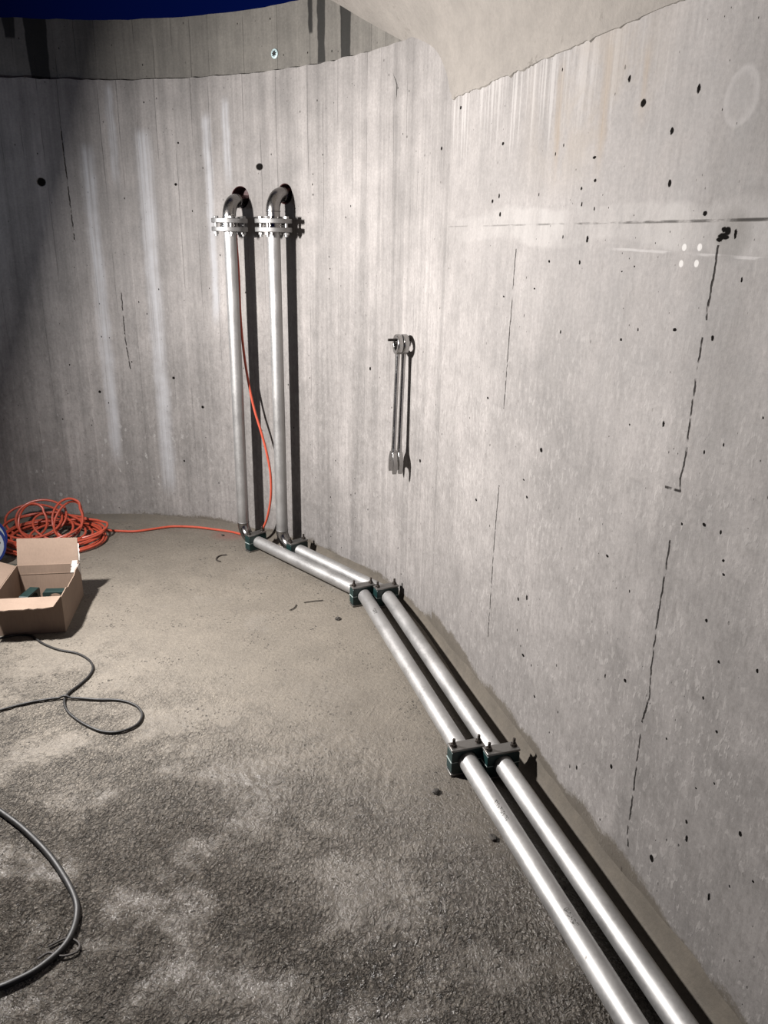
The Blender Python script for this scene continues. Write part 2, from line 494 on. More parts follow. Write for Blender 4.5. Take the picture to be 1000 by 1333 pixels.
def floor_material():
    g = NT('trowelled_concrete')
    p = g.tc.outputs['Object']
    x, y, z = g.sep(p)
    big = g.noise(p, 1.1, 4.0, .6)
    mid = g.noise(p, 7.0, 5.0, .65)
    fine = g.noise(p, 80.0, 4.0, .7)
    lump = g.noise(p, 75.0, 3.0, .6, .5)
    dv, _ = g.voro(g.vm('ADD', p, g.scale(g.comb(mid, lump), .05)), 105.0)
    f = g.m('MULTIPLY', g.lin(big, .3, .7, .84, 1.14), g.lin(mid, .25, .75, .86, 1.12))
    f = g.m('MULTIPLY', f, g.lin(fine, .25, .75, .86, 1.12))
    f = g.m('MULTIPLY', f, g.lin(lump, .3, .7, .84, 1.12))
    col = g.scale((.225, .195, .157), f)
    # raw, wetter patch toward the middle of the tank
    wet = g.ss(g.m('ADD', y, g.lin(big, .2, .8, -.55, .55)), 2.75, 1.35)
    raw = g.m('MULTIPLY', g.ss(g.m('ADD', y, g.lin(x, -1.2, .4, -.5, .6)), 2.9, 1.5), g.ss(g.noise(p, 3.4, 4.0, .6), .36, .56, .22, 1.0))
    col = g.mix(g.m('MULTIPLY', wet, .75), col, g.scale((.142, .125, .107), f))
    # pits in the trowelled skin, gathered in patches
    d3, c3 = g.voro(g.vm('ADD', g.vm('MULTIPLY', p, (95, 80, 1)), g.scale(g.comb(lump, fine), 2.2)), 1.0)
    r3, _, _ = g.sep(c3)
    pit = g.m('MULTIPLY', g.ss(d3, .36, .14), g.ss(r3, .60, .74))
    pit = g.m('MULTIPLY', pit, g.ss(g.noise(p, 5.5, 4.0), .47, .62, .10, 1.0))
    rdg = g.noise(g.vm('MULTIPLY', p, (46, 40, 1)), 1.0, 3.0, .65, .4)
    gap = g.m('MULTIPLY', g.ss(g.m('ABSOLUTE', g.m('SUBTRACT', rdg, .5)), .030, .006), g.ss(g.noise(p, 15.0, 2.0), .47, .58))
    gap = g.m('MULTIPLY', gap, raw)  # thin dark lines painted for the shade along small ridges
    pit = g.m('MAXIMUM', pit, gap)
    col = g.mix(g.m('MULTIPLY', pit, .62), col, (.028, .024, .020))
    crumb = g.m('MULTIPLY', g.lin(g.noise(p, 150.0, 3.0, .7), .36, .64, .45, 1.50), g.lin(dv, .15, .75, 1.30, .62))
    col = g.scale(col, g.lin(g.m('MULTIPLY', raw, .85), 0, 1, 1.0, crumb))
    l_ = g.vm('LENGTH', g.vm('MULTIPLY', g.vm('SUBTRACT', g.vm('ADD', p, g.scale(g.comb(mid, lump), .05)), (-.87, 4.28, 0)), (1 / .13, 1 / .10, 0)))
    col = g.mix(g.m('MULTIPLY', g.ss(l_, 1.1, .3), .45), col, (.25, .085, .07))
    # trowel sweeps
    rv = g.n('ShaderNodeVectorRotate', rotation_type='Z_AXIS')
    g.put(rv.inputs['Vector'], p)
    rv.inputs['Angle'].default_value = .38
    sw = g.noise(g.vm('MULTIPLY', rv.outputs[0], (34, 1.6, 1)), 1.0, 3.0)
    sweep = g.m('MULTIPLY', g.ss(sw, .60, .70), g.ss(g.noise(p, 1.9, 2.0), .5, .62))
    # pale dried dust
    dust = g.m('MULTIPLY', g.ss(g.noise(p, 2.6, 4.0, .65), .56, .72), g.ss(y, 2.2, 3.2))
    col = g.mix(g.m('MULTIPLY', dust, .30), col, (.29, .265, .235))
    grit = g.noise(p, 190.0, 3.0, .7)
    h = g.m('ADD', g.m('MULTIPLY', lump, .7), g.m('ADD', g.m('MULTIPLY', fine, .25), g.m('MULTIPLY', grit, .45)))
    h = g.m('ADD', h, g.m('MULTIPLY', g.m('MULTIPLY', dv, raw), 1.2))
    h = g.m('SUBTRACT', h, g.m('MULTIPLY', pit, .9))
    h = g.m('ADD', h, g.m('MULTIPLY', sweep, .25))
    h = g.m('MULTIPLY', h, g.lin(raw, 0, 1, .38, 1.1))
    nrm = g.bump(h, 1.0, .012)
    rough = g.lin(wet, 0, 1, .70, .25)
    rough = g.m('ADD', rough, g.lin(mid, .25, .75, -.06, .06))
    return g.set(color=col, rough=rough, normal=nrm, spec=.62)


def soffit_material():
    g = NT('plastered_soffit')
    p = g.tc.outputs['Object']
    big = g.noise(p, 2.2, 4.0, .6)
    mid = g.noise(g.vm('MULTIPLY', p, (5, 14, 14)), 1.0, 5.0, .65)
    fine = g.noise(p, 70, 3.0, .65)
    f = g.m('MULTIPLY', g.lin(big, .3, .7, .88, 1.1), g.m('MULTIPLY', g.lin(mid, .3, .7, .9, 1.08), g.lin(fine, .3, .7, .94, 1.05)))
    col = g.scale((.235, .212, .188), f)
    scuff = g.m('MULTIPLY', g.ss(g.noise(g.vm('MULTIPLY', p, (9, 30, 30)), 1.0, 4.0, .6), .60, .70), g.ss(g.noise(p, 3.0, 2.0), .48, .58))
    col = g.mix(g.m('MULTIPLY', scuff, .45), col, (.075, .062, .046))
    return g.set(color=col, rough=.85, normal=g.bump(g.m('ADD', mid, fine), .35, .006))


def steel_material(name, base=.60, rough=.34, tint=(1, .985, .97), marks=False, metal=1.0, prints=None):
    g = NT(name)
    p = g.tc.outputs['Object']
    big = g.noise(p, 9, 3.0)
    fine = g.noise(p, 130, 3.0)
    col = g.scale([base * t for t in tint], g.m('MULTIPLY', g.lin(big, .3, .7, .88, 1.08), g.lin(fine, .3, .7, .94, 1.05)))
    ro = g.m('ADD', g.lin(big, .3, .7, rough - .05, rough + .07), g.lin(fine, .3, .7, -.04, .05))
    for (c, ra) in (prints or ()):
        # smudged stencil print: (centre, half length) in the pipe's own space, running along the floor tube
        d = g.vm('SUBTRACT', p, c)
        al_ = g.m('ABSOLUTE', g.vm('DOT_PRODUCT', d, (TX, TY, 0)))
        ac_ = g.m('ABSOLUTE', g.vm('DOT_PRODUCT', d, (NX, NY, 0)))
        k = g.m('MULTIPLY', g.ss(al_, ra, ra * .9), g.ss(ac_, .0085, .0070))
        k = g.m('MULTIPLY', k, g.ss(g.noise(p, 240, 2.0), .52, .56))
        col = g.mix(g.m('MULTIPLY', k, .8), col, (.05, .048, .045))
    if marks:
        # smudged stencil print along the tube: local x runs along it, print only where the mask says
        dirt = g.m('MULTIPLY', g.ss(g.noise(p, 26, 4.0, .7), .66, .74), .55)
        col = g.mix(dirt, col, (.33, .30, .27))
        ro = g.m('ADD', ro, g.m('MULTIPLY', dirt, .3))
    return g.set(color=col, metal=metal, rough=ro, normal=g.bump(fine, .06, .001))


def plain(name, color, rough=.6, metal=0.0, var=.12, scale=30, bump=.15, spec=.5):
    g = NT(name)
    p = g.tc.outputs['Object']
    n1 = g.noise(p, scale, 4.0, .6)
    n2 = g.noise(p, scale * 6, 3.0, .6)
    f = g.m('MULTIPLY', g.lin(n1, .3, .7, 1 - var, 1 + var), g.lin(n2, .3, .7, 1 - var * .5, 1 + var * .5))
    return g.set(color=g.scale(color, f), rough=g.lin(n1, .3, .7, max(.05, rough - .06), min(1, rough + .06)), metal=metal,
                 normal=g.bump(n2, bump, .002), spec=spec)


def cardboard_material():
    g = NT('brown_cardboard')
    p = g.tc.outputs['Object']
    n1 = g.noise(p, 9, 4.0, .6)
    n2 = g.noise(g.vm('MULTIPLY', p, (220, 220, 20)), 1.0, 2.0)
    f = g.m('MULTIPLY', g.lin(n1, .3, .7, .92, 1.07), g.lin(n2, .3, .7, .95, 1.05))
    return g.set(color=g.scale((.345, .250, .190), f), rough=.82, normal=g.bump(g.m('ADD', n1, g.m('MULTIPLY', n2, .3)), .2, .004), spec=.3)


PRINTS = [((1.1475, -2.2603, 0.0720), 0.046), ((1.2686, -2.6389, 0.0720), 0.030), ((0.7578, -0.9797, 0.0720), 0.026)]
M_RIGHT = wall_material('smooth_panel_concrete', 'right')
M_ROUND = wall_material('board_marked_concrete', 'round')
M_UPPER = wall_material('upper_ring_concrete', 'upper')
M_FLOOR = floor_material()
M_SOFFIT = soffit_material()
M_FOOT = plain('slurry_cove', (.128, .109, .086), .8, 0, .16, 14, .5)
M_TUBE = steel_material('pickled_steel', .60, .50, marks=True, metal=.82)
M_TUBE_L = steel_material('pickled_steel_printed', .60, .50, marks=True, metal=.82, prints=PRINTS)
M_ELBOW = steel_material('polished_steel_bend', .42, .25, (1, .96, .93))
M_FLANGE = steel_material('machined_steel', .44, .55)
M_BOLT = steel_material('bright_bolt_steel', .60, .48)
M_PLATE = steel_material('worn_plate_steel', .42, .45, (1, .97, .93))
M_DARKBOLT = plain('oily_bolt_steel', (.10, .085, .075), .38, .85, .2, 90)
M_GREEN = plain('dark_green_plastic', (.005, .030, .029), .45, 0, .15, 60, .12)
M_SEAM = plain('pale_clamp_seam', (.50, .58, .56), .5, 0, .1, 60)
M_FOAM = plain('dark_red_sleeve', (.05, .006, .006), .6, 0, .3, 40, .6)
M_CORD = plain('orange_cord_rubber', (.60, .098, .052), .40, 0, .10, 40, .1)
M_BLACK = plain('black_cable_rubber', (.016, .015, .0145), .55, 0, .25, 40, .2)
M_CARD = cardboard_material()
M_TAPE = plain('torn_white_tape', (.78, .74, .70), .45, 0, .06, 60, .4)
M_CHROME = steel_material('chrome_vanadium_steel', .66, .22)
M_ROD = plain('rusty_rod_steel', (.05, .042, .038), .5, .7, .2, 90)
M_WHITE = plain('white_reel_plastic', (.62, .66, .70), .45, 0, .06, 30)
M_BLUE = plain('blue_reel_rim', (.02, .045, .24), .4, 0, .1, 30)
M_BAG = plain('grey_green_bag_film', (.07, .075, .062), .5, 0, .3, 30, .5)
M_STONE = plain('dark_stone', (.06, .052, .044), .8, 0, .3, 60, .6)
M_TWIG = plain('dark_wire', (.045, .036, .03), .55, 0, .2, 60)
M_ANCHOR = plain('pale_blue_plug_plastic', (.52, .66, .68), .5, 0, .1, 60)
M_PIT = plain('black_plug_core', (.006, .006, .006), .8, 0, .1, 60)


# ------------------------------------------------------------------ the setting
def wall_piece(name, mat, us, z_at, thick=.22, off=0.0, z0=-.05, rows=10, holes=()):
    """a stretch of wall: inner face at off, outer face thick metres behind; z_at(u) is its top"""
    nu = len(us)
    vs, uvs, fs = [], [], []
    for u in us:
        top = z_at(u)
        x, y = wall_xy(u, off)
        for k in range(rows + 1):
            z = z0 + (top - z0) * k / rows
            vs.append((x, y, z)); uvs.append((u, z))
    o2 = len(vs)
    for u in us:
        top = z_at(u)
        x, y = wall_xy(u, off + thick)
        vs.append((x, y, z0)); uvs.append((u, z0))
        vs.append((x, y, top)); uvs.append((u, top))
    r1 = rows + 1
    for i in range(nu - 1):
        for k in range(rows):
            fs.append((i * r1 + k, i * r1 + k + 1, (i + 1) * r1 + k + 1, (i + 1) * r1 + k))
        a, b = o2 + 2 * i, o2 + 2 * (i + 1)
        fs.append((a, b, b + 1, a + 1))
        fs.append((i * r1 + rows, a + 1, b + 1, (i + 1) * r1 + rows))
        fs.append((i * r1, (i + 1) * r1, b, a))
    for i in (0, nu - 1):
        fs.append(tuple([i * r1 + k for k in range(r1)] + [o2 + 2 * i + 1, o2 + 2 * i]))
    me = bpy.data.meshes.new(name)
    me.from_pydata(vs, [], fs)
    uvl = me.uv_layers.new(name='UVMap')
    for l in me.loops:
        uvl.data[l.index].uv = uvs[l.vertex_index]
    bm = bmesh.new(); bm.from_mesh(me)
    bmesh.ops.recalc_face_normals(bm, faces=bm.faces)
    bm.to_mesh(me); bm.free()
    me.materials.append(mat)
    ob = bpy.data.objects.new(name, me)
    COL.objects.link(ob)
    if holes:
        cut = MB()
        for (c, axis, r) in holes:
            a = Vector(axis).normalized()
            cut.tube([Vector(c) - a * .10, Vector(c) + a * .14], r, 40)
        cm = bpy.data.meshes.new('cut')
        cm.from_pydata(cut.v, [], cut.f)
        co = bpy.data.objects.new('cut', cm)
        COL.objects.link(co)
        md = ob.modifiers.new('Boolean', 'BOOLEAN')
        md.operation = 'DIFFERENCE'; md.solver = 'EXACT'; md.object = co
        dg = bpy.context.evaluated_depsgraph_get()
        new = bpy.data.meshes.new_from_object(ob.evaluated_get(dg))
        ob.modifiers.clear()
        ob.data = new
        new.name = name
        bpy.data.objects.remove(co)
    me = ob.data
    me.polygons.foreach_set('use_smooth', [True] * len(me.polygons))
    me.set_sharp_from_angle(angle=math.radians(30))
    return tag(ob, kind='structure')


def rough_top(z, amp):
    return lambda u: z + amp * noise.noise((u * 11, 3.1, 0)) + amp * .7 * noise.noise((u * 37, 1.7, 0))


def frange(a, b, step):
    n = max(2, int(abs(b - a) / step) + 1)
    return [a + (b - a) * i / (n - 1) for i in range(n)]


# pipes: riser axis, top bend direction
RISERS = [dict(p=Vector((-.791, 4.125)), d=Vector((.0373, .1226)), zb=1.737, zh=1.832, hr=.0530), dict(p=Vector((-.557, 4.007)), d=Vector((.0469, .0943)), zb=1.765, zh=1.845, hr=.0475)]
RB, RP = .076, .0315                          # bend radius, tube radius
holes = []
for q in RISERS:
    h = q['p'] + q['d']
    holes.append(((h.x, h.y, q['zh']), (q['d'].x, q['d'].y, 0), q['hr']))

STRAIGHT = 3.7
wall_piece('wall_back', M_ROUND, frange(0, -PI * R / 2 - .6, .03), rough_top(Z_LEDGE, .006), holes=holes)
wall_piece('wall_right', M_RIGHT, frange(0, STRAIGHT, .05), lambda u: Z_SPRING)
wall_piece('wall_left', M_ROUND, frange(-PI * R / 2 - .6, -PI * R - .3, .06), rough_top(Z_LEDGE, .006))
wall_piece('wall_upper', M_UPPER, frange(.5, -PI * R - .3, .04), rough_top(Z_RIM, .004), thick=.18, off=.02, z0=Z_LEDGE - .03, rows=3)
# floor: fine grid where the photograph looks, with the lumps of the unfinished screed as real relief
def grid_axis(lo, hi, fine_lo, fine_hi, step):
    xs = frange(lo, fine_lo, .35)[:-1] + frange(fine_lo, fine_hi, step) + frange(fine_hi, hi, .35)[1:]
    return xs


gx = grid_axis(-4.0, 2.3, -1.45, .85, .0065)
gy = grid_axis(-1.0, 4.75, .95, 2.7, .0065)
vs = []
for yy in gy:
    w = min(1, max(0, (2.9 - yy) / 1.5))
    for xx in gx:
        p = (xx, yy, 0)
        n_ = NX * xx + NY * yy
        nearpipe = min(1, max(0, (.80 - n_) / .15))
        a_ = noise.noise((xx * 3.1, yy * 3.1, .3)) * .003
        l1 = noise.noise((xx * 34, yy * 30, 1.3))
        l2 = noise.noise((xx * 78, yy * 70, 4.3))
        patch = min(1, max(0, .5 + 1.3 * noise.noise((xx * 2.3, yy * 2.3, 7.7))))
        z = a_ + w * patch * (max(l1, -.2) * .0070 + max(l2, -.3) * .0075)
        vs.append((xx, yy, min(.007, z) * nearpipe - .0015))
nx_ = len(gx)
fs = [(j * nx_ + i, j * nx_ + i + 1, (j + 1) * nx_ + i + 1, (j + 1) * nx_ + i) for j in range(len(gy) - 1) for i in range(nx_ - 1)]
me = bpy.data.meshes.new('floor')
me.from_pydata(vs, [], fs)
me.polygons.foreach_set('use_smooth', [True] * len(me.polygons))
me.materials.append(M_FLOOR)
fl = bpy.data.objects.new('floor', me)
COL.objects.link(fl)
tag(fl, kind='structure')

# vaulted soffit that springs from the straight wall and passes over toward the middle
key = [(0.0, 0.0), (.0006, .05), (.0016, .096), (.0056, .161), (.0125, .201), (.0247, .236), (.048, .278), (.089, .338), (.145, .408), (.21, .482), (.29, .552),
       (.39, .612), (.52, .655), (.68, .676), (.85, .680)]
prof = [(p.x, p.y) for p in smooth_path([(*k, 0) for k in key], 3)] + [(1.25, .680)]
top = [(1.25, .90), (-.12, .90), (-.12, 0.0)]
vs, fs = [], []
ts = frange(T0 - STRAIGHT, T0 + .98, .12)
loop = prof + top
m_ = len(loop)
for t in ts:
    for (e, h) in loop:
        x, y = plan(N_WALL - e, t)
        vs.append((x, y, Z_SPRING + h))
for i in range(len(ts) - 1):
    for k in range(m_):
        k2 = (k + 1) % m_
        fs.append((i * m_ + k, i * m_ + k2, (i + 1) * m_ + k2, (i + 1) * m_ + k))
fs.append(tuple(range(m_))); fs.append(tuple((len(ts) - 1) * m_ + k for k in range(m_)))
ce = MB(); ce.add(vs, fs)
tag(ce.build('ceiling', M_SOFFIT), kind='structure')

# ragged mortar lip where the soffit meets the straight wall
lip = MB()
us = frange(.0, 3.4, .012)
ring = []
for u in us:
    q = .5 + .5 * noise.noise((u * 23, .4, 0)) + .35 * noise.noise((u * 70, 2.4, 0))
    dep = .002 + .006 * max(0, q)
    drop = .004 + .020 * max(0, q) ** 2
    ring.append((dep, drop))
vs, fs = [], []
for u, (dep, drop) in zip(us, ring):
    for (o_, z) in ((.01, Z_SPRING + .010), (-dep, Z_SPRING + .004), (-dep * .8, Z_SPRING - drop * .5), (.01, Z_SPRING - drop)):
        x, y = wall_xy(u, o_)
        vs.append((x, y, z))
for i in range(len(us) - 1):
    for k in range(4):
        k2 = (k + 1) % 4
        fs.append((i * 4 + k, i * 4 + k2, i * 4 + 4 + k2, i * 4 + 4 + k))
lip.add(vs, fs)
lo_ = lip.build('trim_1', M_SOFFIT)
tag(lo_, kind='structure')


# cove of slurry brushed into the corner between floor and wall
def cove_size(u):
    k = min(1, max(0, (u - .05) / .5))
    w = .020 + .020 * k + (.010 * min(1, max(0, (-u - .7) / .5)))
    h = .055 + .030 * k
    n1 = noise.noise((u * 3.1, 9.2, 0)) + .5 * noise.noise((u * 11, 2.2, 0))
    return w * (1 + .12 * n1), h * (1 + .30 * n1)


us = frange(3.7, -PI * R / 2 - 1.4, .03)
vs, fs = [], []
for u in us:
    w_, h_ = cove_size(u)
    for (k1, z) in ((-1.0, -.004), (-.80, .03 * h_), (-.55, .12 * h_), (-.30, .33 * h_), (-.12, .65 * h_), (.06, h_), (.3, h_ * .8), (.3, -.004)):
        x, y = wall_xy(u, k1 * w_)
        vs.append((x, y, z))
for i in range(len(us) - 1):
    for k in range(8):
        k2 = (k + 1) % 8
        fs.append((i * 8 + k, i * 8 + k2, i * 8 + 8 + k2, i * 8 + 8 + k))
fs.append(tuple(range(8))); fs.append(tuple((len(us) - 1) * 8 + k for k in range(8)))
cove = MB(); cove.add(vs, fs)
tag(cove.build('trim_2', M_FOOT), kind='structure')


# ------------------------------------------------------------------ the two steel pipes
def arc(c, a, b, r, n=14, start=0.0, end=PI / 2):
    """points c + r(cos a + sin b)"""
    c, a, b = Vector(c), Vector(a), Vector(b)
    return [c + a * (r * math.cos(start + (end - start) * k / n)) + b * (r * math.sin(start + (end - start) * k / n)) for k in range(n + 1)]


CL = {  # clamp centres and directions of the bolt line (degrees)
    'L1': (Vector((-.709, 4.039)), 45), 'R1': (Vector((-.467, 3.928)), 45),
    'L2': (Vector(plan(.885, 3.262)), 25), 'R2': (Vector(plan(.990, 3.222)), 25),
    'L3': (Vector(plan(.891, 1.978)), math.degrees(AL)), 'R3': (Vector(plan(.994, 1.930)), math.degrees(AL))}
ZP = .0515                                    # height of the tube axis above the floor
END_T = -.75


def bend_points(key, back, front=.032):
    """where the tube enters and leaves the clamp at the bend"""
    c, deg = CL[key]
    w = math.radians(deg)
    d = Vector((-math.sin(w), math.cos(w)))
    return c + d * back, c - d * front


BACK = {'L': .034, 'R': .060}
for s_ in 'LR':
    dd_ = bend_points(s_ + '2', BACK[s_])[0] - CL[s_ + '1'][0]
    CL[s_ + '1'] = (CL[s_ + '1'][0], math.degrees(math.atan2(dd_.x, -dd_.y)))


def hexagon(r, ph=0.0):
    return [(r * math.cos(ph + k * PI / 3), r * math.sin(ph + k * PI / 3)) for k in range(6)]


def steel_pipe(k, q, side, n_axis, label):
    P, D = q['p'], q['d'].normalized()
    c1 = CL[side + '1'][0]
    root = empty('steel_pipe', (P.x, P.y, 0), label, 'pipe', 'pair of steel pipes along the wall')
    Pz = lambda z: Vector((P.x, P.y, z))
    # foot bend toward the first clamp
    d1 = (c1 - P).normalized()
    D1 = Vector((d1.x, d1.y, 0))
    up = Vector((0, 0, 1))
    foot = arc(Pz(ZP + RB) + D1 * RB, -D1, -up, RB)
    # riser
    MB().tube([Pz(ZP + RB + .004), Pz(1.668)], RP, 32).build('riser_tube', M_TUBE, root)
    MB().tube(foot, RP + .0006, 32).build('foot_bend', M_ELBOW, root)
    MB().lathe([(RP - .001, -.004), (RP + .0018, -.0015), (RP + .0018, .0015), (RP - .001, .004)], Pz(ZP + RB + .003), seg=32).build('weld_seam', M_FLANGE, root)
    # floor runs: bend hidden in the second clamp
    v3 = lambda p: Vector((p[0], p[1], ZP))
    a = v3(c1)
    pb, pf = bend_points(side + '2', BACK[side])
    b, f_ = v3(pb), v3(pf)
    s = Pz(ZP) + D1 * RB
    e = v3(plan(n_axis, END_T))
    dA = (b - a).normalized(); dM = (f_ - b).normalized(); dB = (e - f_).normalized()
    MB().tube([s - D1 * .002, a - dA * .027, b - dA * .012], RP, 32).build('floor_tube', M_TUBE, root)
    bend = smooth_path([b - dA * .02, b - dA * .006, b + dM * .006, b + dM * .02], 5)
    bend2 = smooth_path([f_ - dM * .012, f_ - dM * .004, f_ + dB * .004, f_ + dB * .012], 5)
    MB().tube(bend[3:] + bend2[:-3], RP + .0003, 32).build('bend', M_TUBE, root)
    MB().tube([f_ + dB * .006, e], RP, 32).build('floor_tube', M_TUBE_L if side == 'L' else M_TUBE, root)
    # flanges
    RF, HOLE = .0890, .0670
    fl_rim = [(RP, -.0105), (RF - .002, -.0105), (RF, -.0085), (RF, .0085), (RF - .002, .0105), (RP, .0105)]
    for z in (1.679, 1.7185):
        MB().lathe(fl_rim, Pz(z), seg=56).build('flange', M_FLANGE, root)
    MB().lathe([(RP - .004, -.010), (RP + .015, -.010), (RP + .015, -.0012), (RP + .011, -.001), (RP + .011, .001), (RP + .015, .0012), (RP + .015, .010), (RP - .004, .010)],
               Pz(1.6988), seg=40).build('gasket_collar', M_ELBOW, root)
    view = math.atan2(-P.y, -P.x)
    for j in range(4):
        w = view + j * PI / 2 + (.10 if k == 0 else -.42)
        c = Pz(0) + Vector((math.cos(w), math.sin(w), 0)) * HOLE
        bt = MB()
        M = Matrix.Translation((c.x, c.y, 1.7345)) @ Matrix.Rotation(w, 4, 'Z')
        bt.prism(hexagon(.0135), .011, M)
        bt.tube([(c.x, c.y, 1.7295), (c.x, c.y, 1.646)], .0078, 14)
        bo = bt.build('flange_bolt', M_BOLT, root, bevel=.0012)
        nt = MB()
        nt.prism(hexagon(.0135), .012, Matrix.Translation((c.x, c.y, 1.661)) @ Matrix.Rotation(w + .3, 4, 'Z'))
        nt.build('nut', M_BOLT, bo, bevel=.0012)
    # top bend into the wall
    Dv = Vector((D.x, D.y, 0))
    z0 = 1.7285
    zb = q['zb']
    pts = [Pz(z0), Pz(z0 + .004)] + arc(Pz(zb) + Dv * RB, -Dv, up, RB)
    L = q['d'].length
    pts.append(Pz(zb + RB) + Dv * (L + .12))
    MB().tube(pts, RP + .0012, 36).build('top_bend', M_ELBOW, root)
    for (cc, ax) in ((Pz(zb - .002), up), (Pz(zb + RB) + Dv * (RB + .002), Dv)):
        MB().lathe([(RP, -.004), (RP + .0035, -.0015), (RP + .0035, .0015), (RP, .004)], cc, ax, seg=36).build('weld_seam', M_ELBOW, root)
    # dark red sleeve lining the hole in the wall
    cc = Pz(q['zh']) + Dv * L
    MB().lathe([(q['hr'] - .003, .006), (q['hr'] - .0004, .004), (q['hr'] - .0004, .130), (.0, .130), (.0, .085), (q['hr'] - .003, .085)], cc, Dv, seg=40).build('wall_sleeve', M_FOAM, root)
    return root


steel_pipe(0, RISERS[0], 'L', .891, 'left steel pipe, with the orange cord hanging beside its riser')
steel_pipe(1, RISERS[1], 'R', .994, 'right steel pipe, running closer to the wall along the floor')


# ------------------------------------------------------------------ pipe clamps
CLX, CLD, CLH = .115, .045, .100              # along the bolts, along the tube, total height


def half_outline(upper):
    """cross section of one half: a block with a half round seat for the tube"""
    x = CLX / 2 - .001
    zt = .0925 if upper else .0085
    zm = ZP + (.0012 if upper else -.0012)
    s = 1 if upper else -1
    pts = [(-x, zm), (-x + .0, zt - s * .006), (-x + .006, zt), (x - .006, zt), (x, zt - s * .006), (x, zm)]
    seat = []
    for k in range(13):
        w = PI * k / 12
        seat.append((.0332 * math.cos(w), zm + s * max(.0, .0332 * math.sin(w))))
    return pts + seat


def make_clamp():
    root = empty('pipe_clamp', (0, 0, 0), 'x', 'clamp')
    MB().box((0, 0, .004), (CLX, CLD - .001, .008)).build('base_plate', M_PLATE, root, bevel=.001)
    R90 = Matrix.Rotation(PI / 2, 4, 'X')
    for up_, nm in ((False, 'lower_half'), (True, 'upper_half')):
        MB().prism(half_outline(up_), CLD - .002, R90).build(nm, M_GREEN, root, smooth=False, bevel=.0012)
    for sx in (-1, 1):
        MB().box((sx * .0465, 0, ZP), (.0235, CLD - .003, .0026)).build('seam_strip', M_SEAM, root, smooth=False)
    MB().box((0, 0, .0965), (CLX, CLD, .008)).build('cover_plate', M_PLATE, root, bevel=.0015)
    for sx in (-1, 1):
        x = sx * .0435
        st = MB().tube([(x, 0, .097), (x, 0, .128)], .0052, 14).build('stud', M_DARKBOLT, root, bevel=.0008)
        nb = MB()
        nb.prism(hexagon(.0100, .3), .0085, Matrix.Translation((x, 0, .10625)))
        nb.lathe([(.0055, .1005), (.0118, .1005), (.0118, .1022), (.0055, .1022)], (x, 0, 0), seg=24)
        nb.build('nut', M_DARKBOLT, st, bevel=.0008)
    return root


def copy_tree(o, parent=None):
    c = o.copy()
    COL.objects.link(c)
    if parent is not None:
        c.parent = parent
    for ch in [x for x in bpy.data.objects if x.parent == o]:
        copy_tree(ch, c)
    return c


clamp0 = make_clamp()
for i, (key, label) in enumerate([
        ('L1', 'green pipe clamp with steel top plate at the foot of the left riser'),
        ('R1', 'green pipe clamp with steel top plate at the foot of the right riser'),
        ('L2', 'green pipe clamp on the left pipe where the floor run bends'),
        ('R2', 'green pipe clamp on the right pipe where the floor run bends'),
        ('L3', 'nearest green pipe clamp on the left pipe, pale seam showing on its side'),
        ('R3', 'nearest green pipe clamp on the right pipe, throwing a shadow on the wall')]):
    o = clamp0 if i == 0 else copy_tree(clamp0)
    o.location = (CL[key][0].x, CL[key][0].y, 0)
    o.rotation_euler = (0, 0, math.radians(CL[key][1]))
    tag(o, label, 'clamp', 'green pipe clamps on the floor')


# ------------------------------------------------------------------ spanners on the rod
WP = Vector((.1015, 3.3855, 1.244))
NV = Vector((NX, NY, 0))
TV = Vector((TX, TY, 0))
rod = MB()
rod.tube([WP + NV * .03, WP - NV * .102], .0058, 14)
ro = rod.build('hanging_rod', M_ROD, bevel=.001)
tag(ro, 'dark steel rod sticking out of the wall with two spanners hung on it', 'rod')


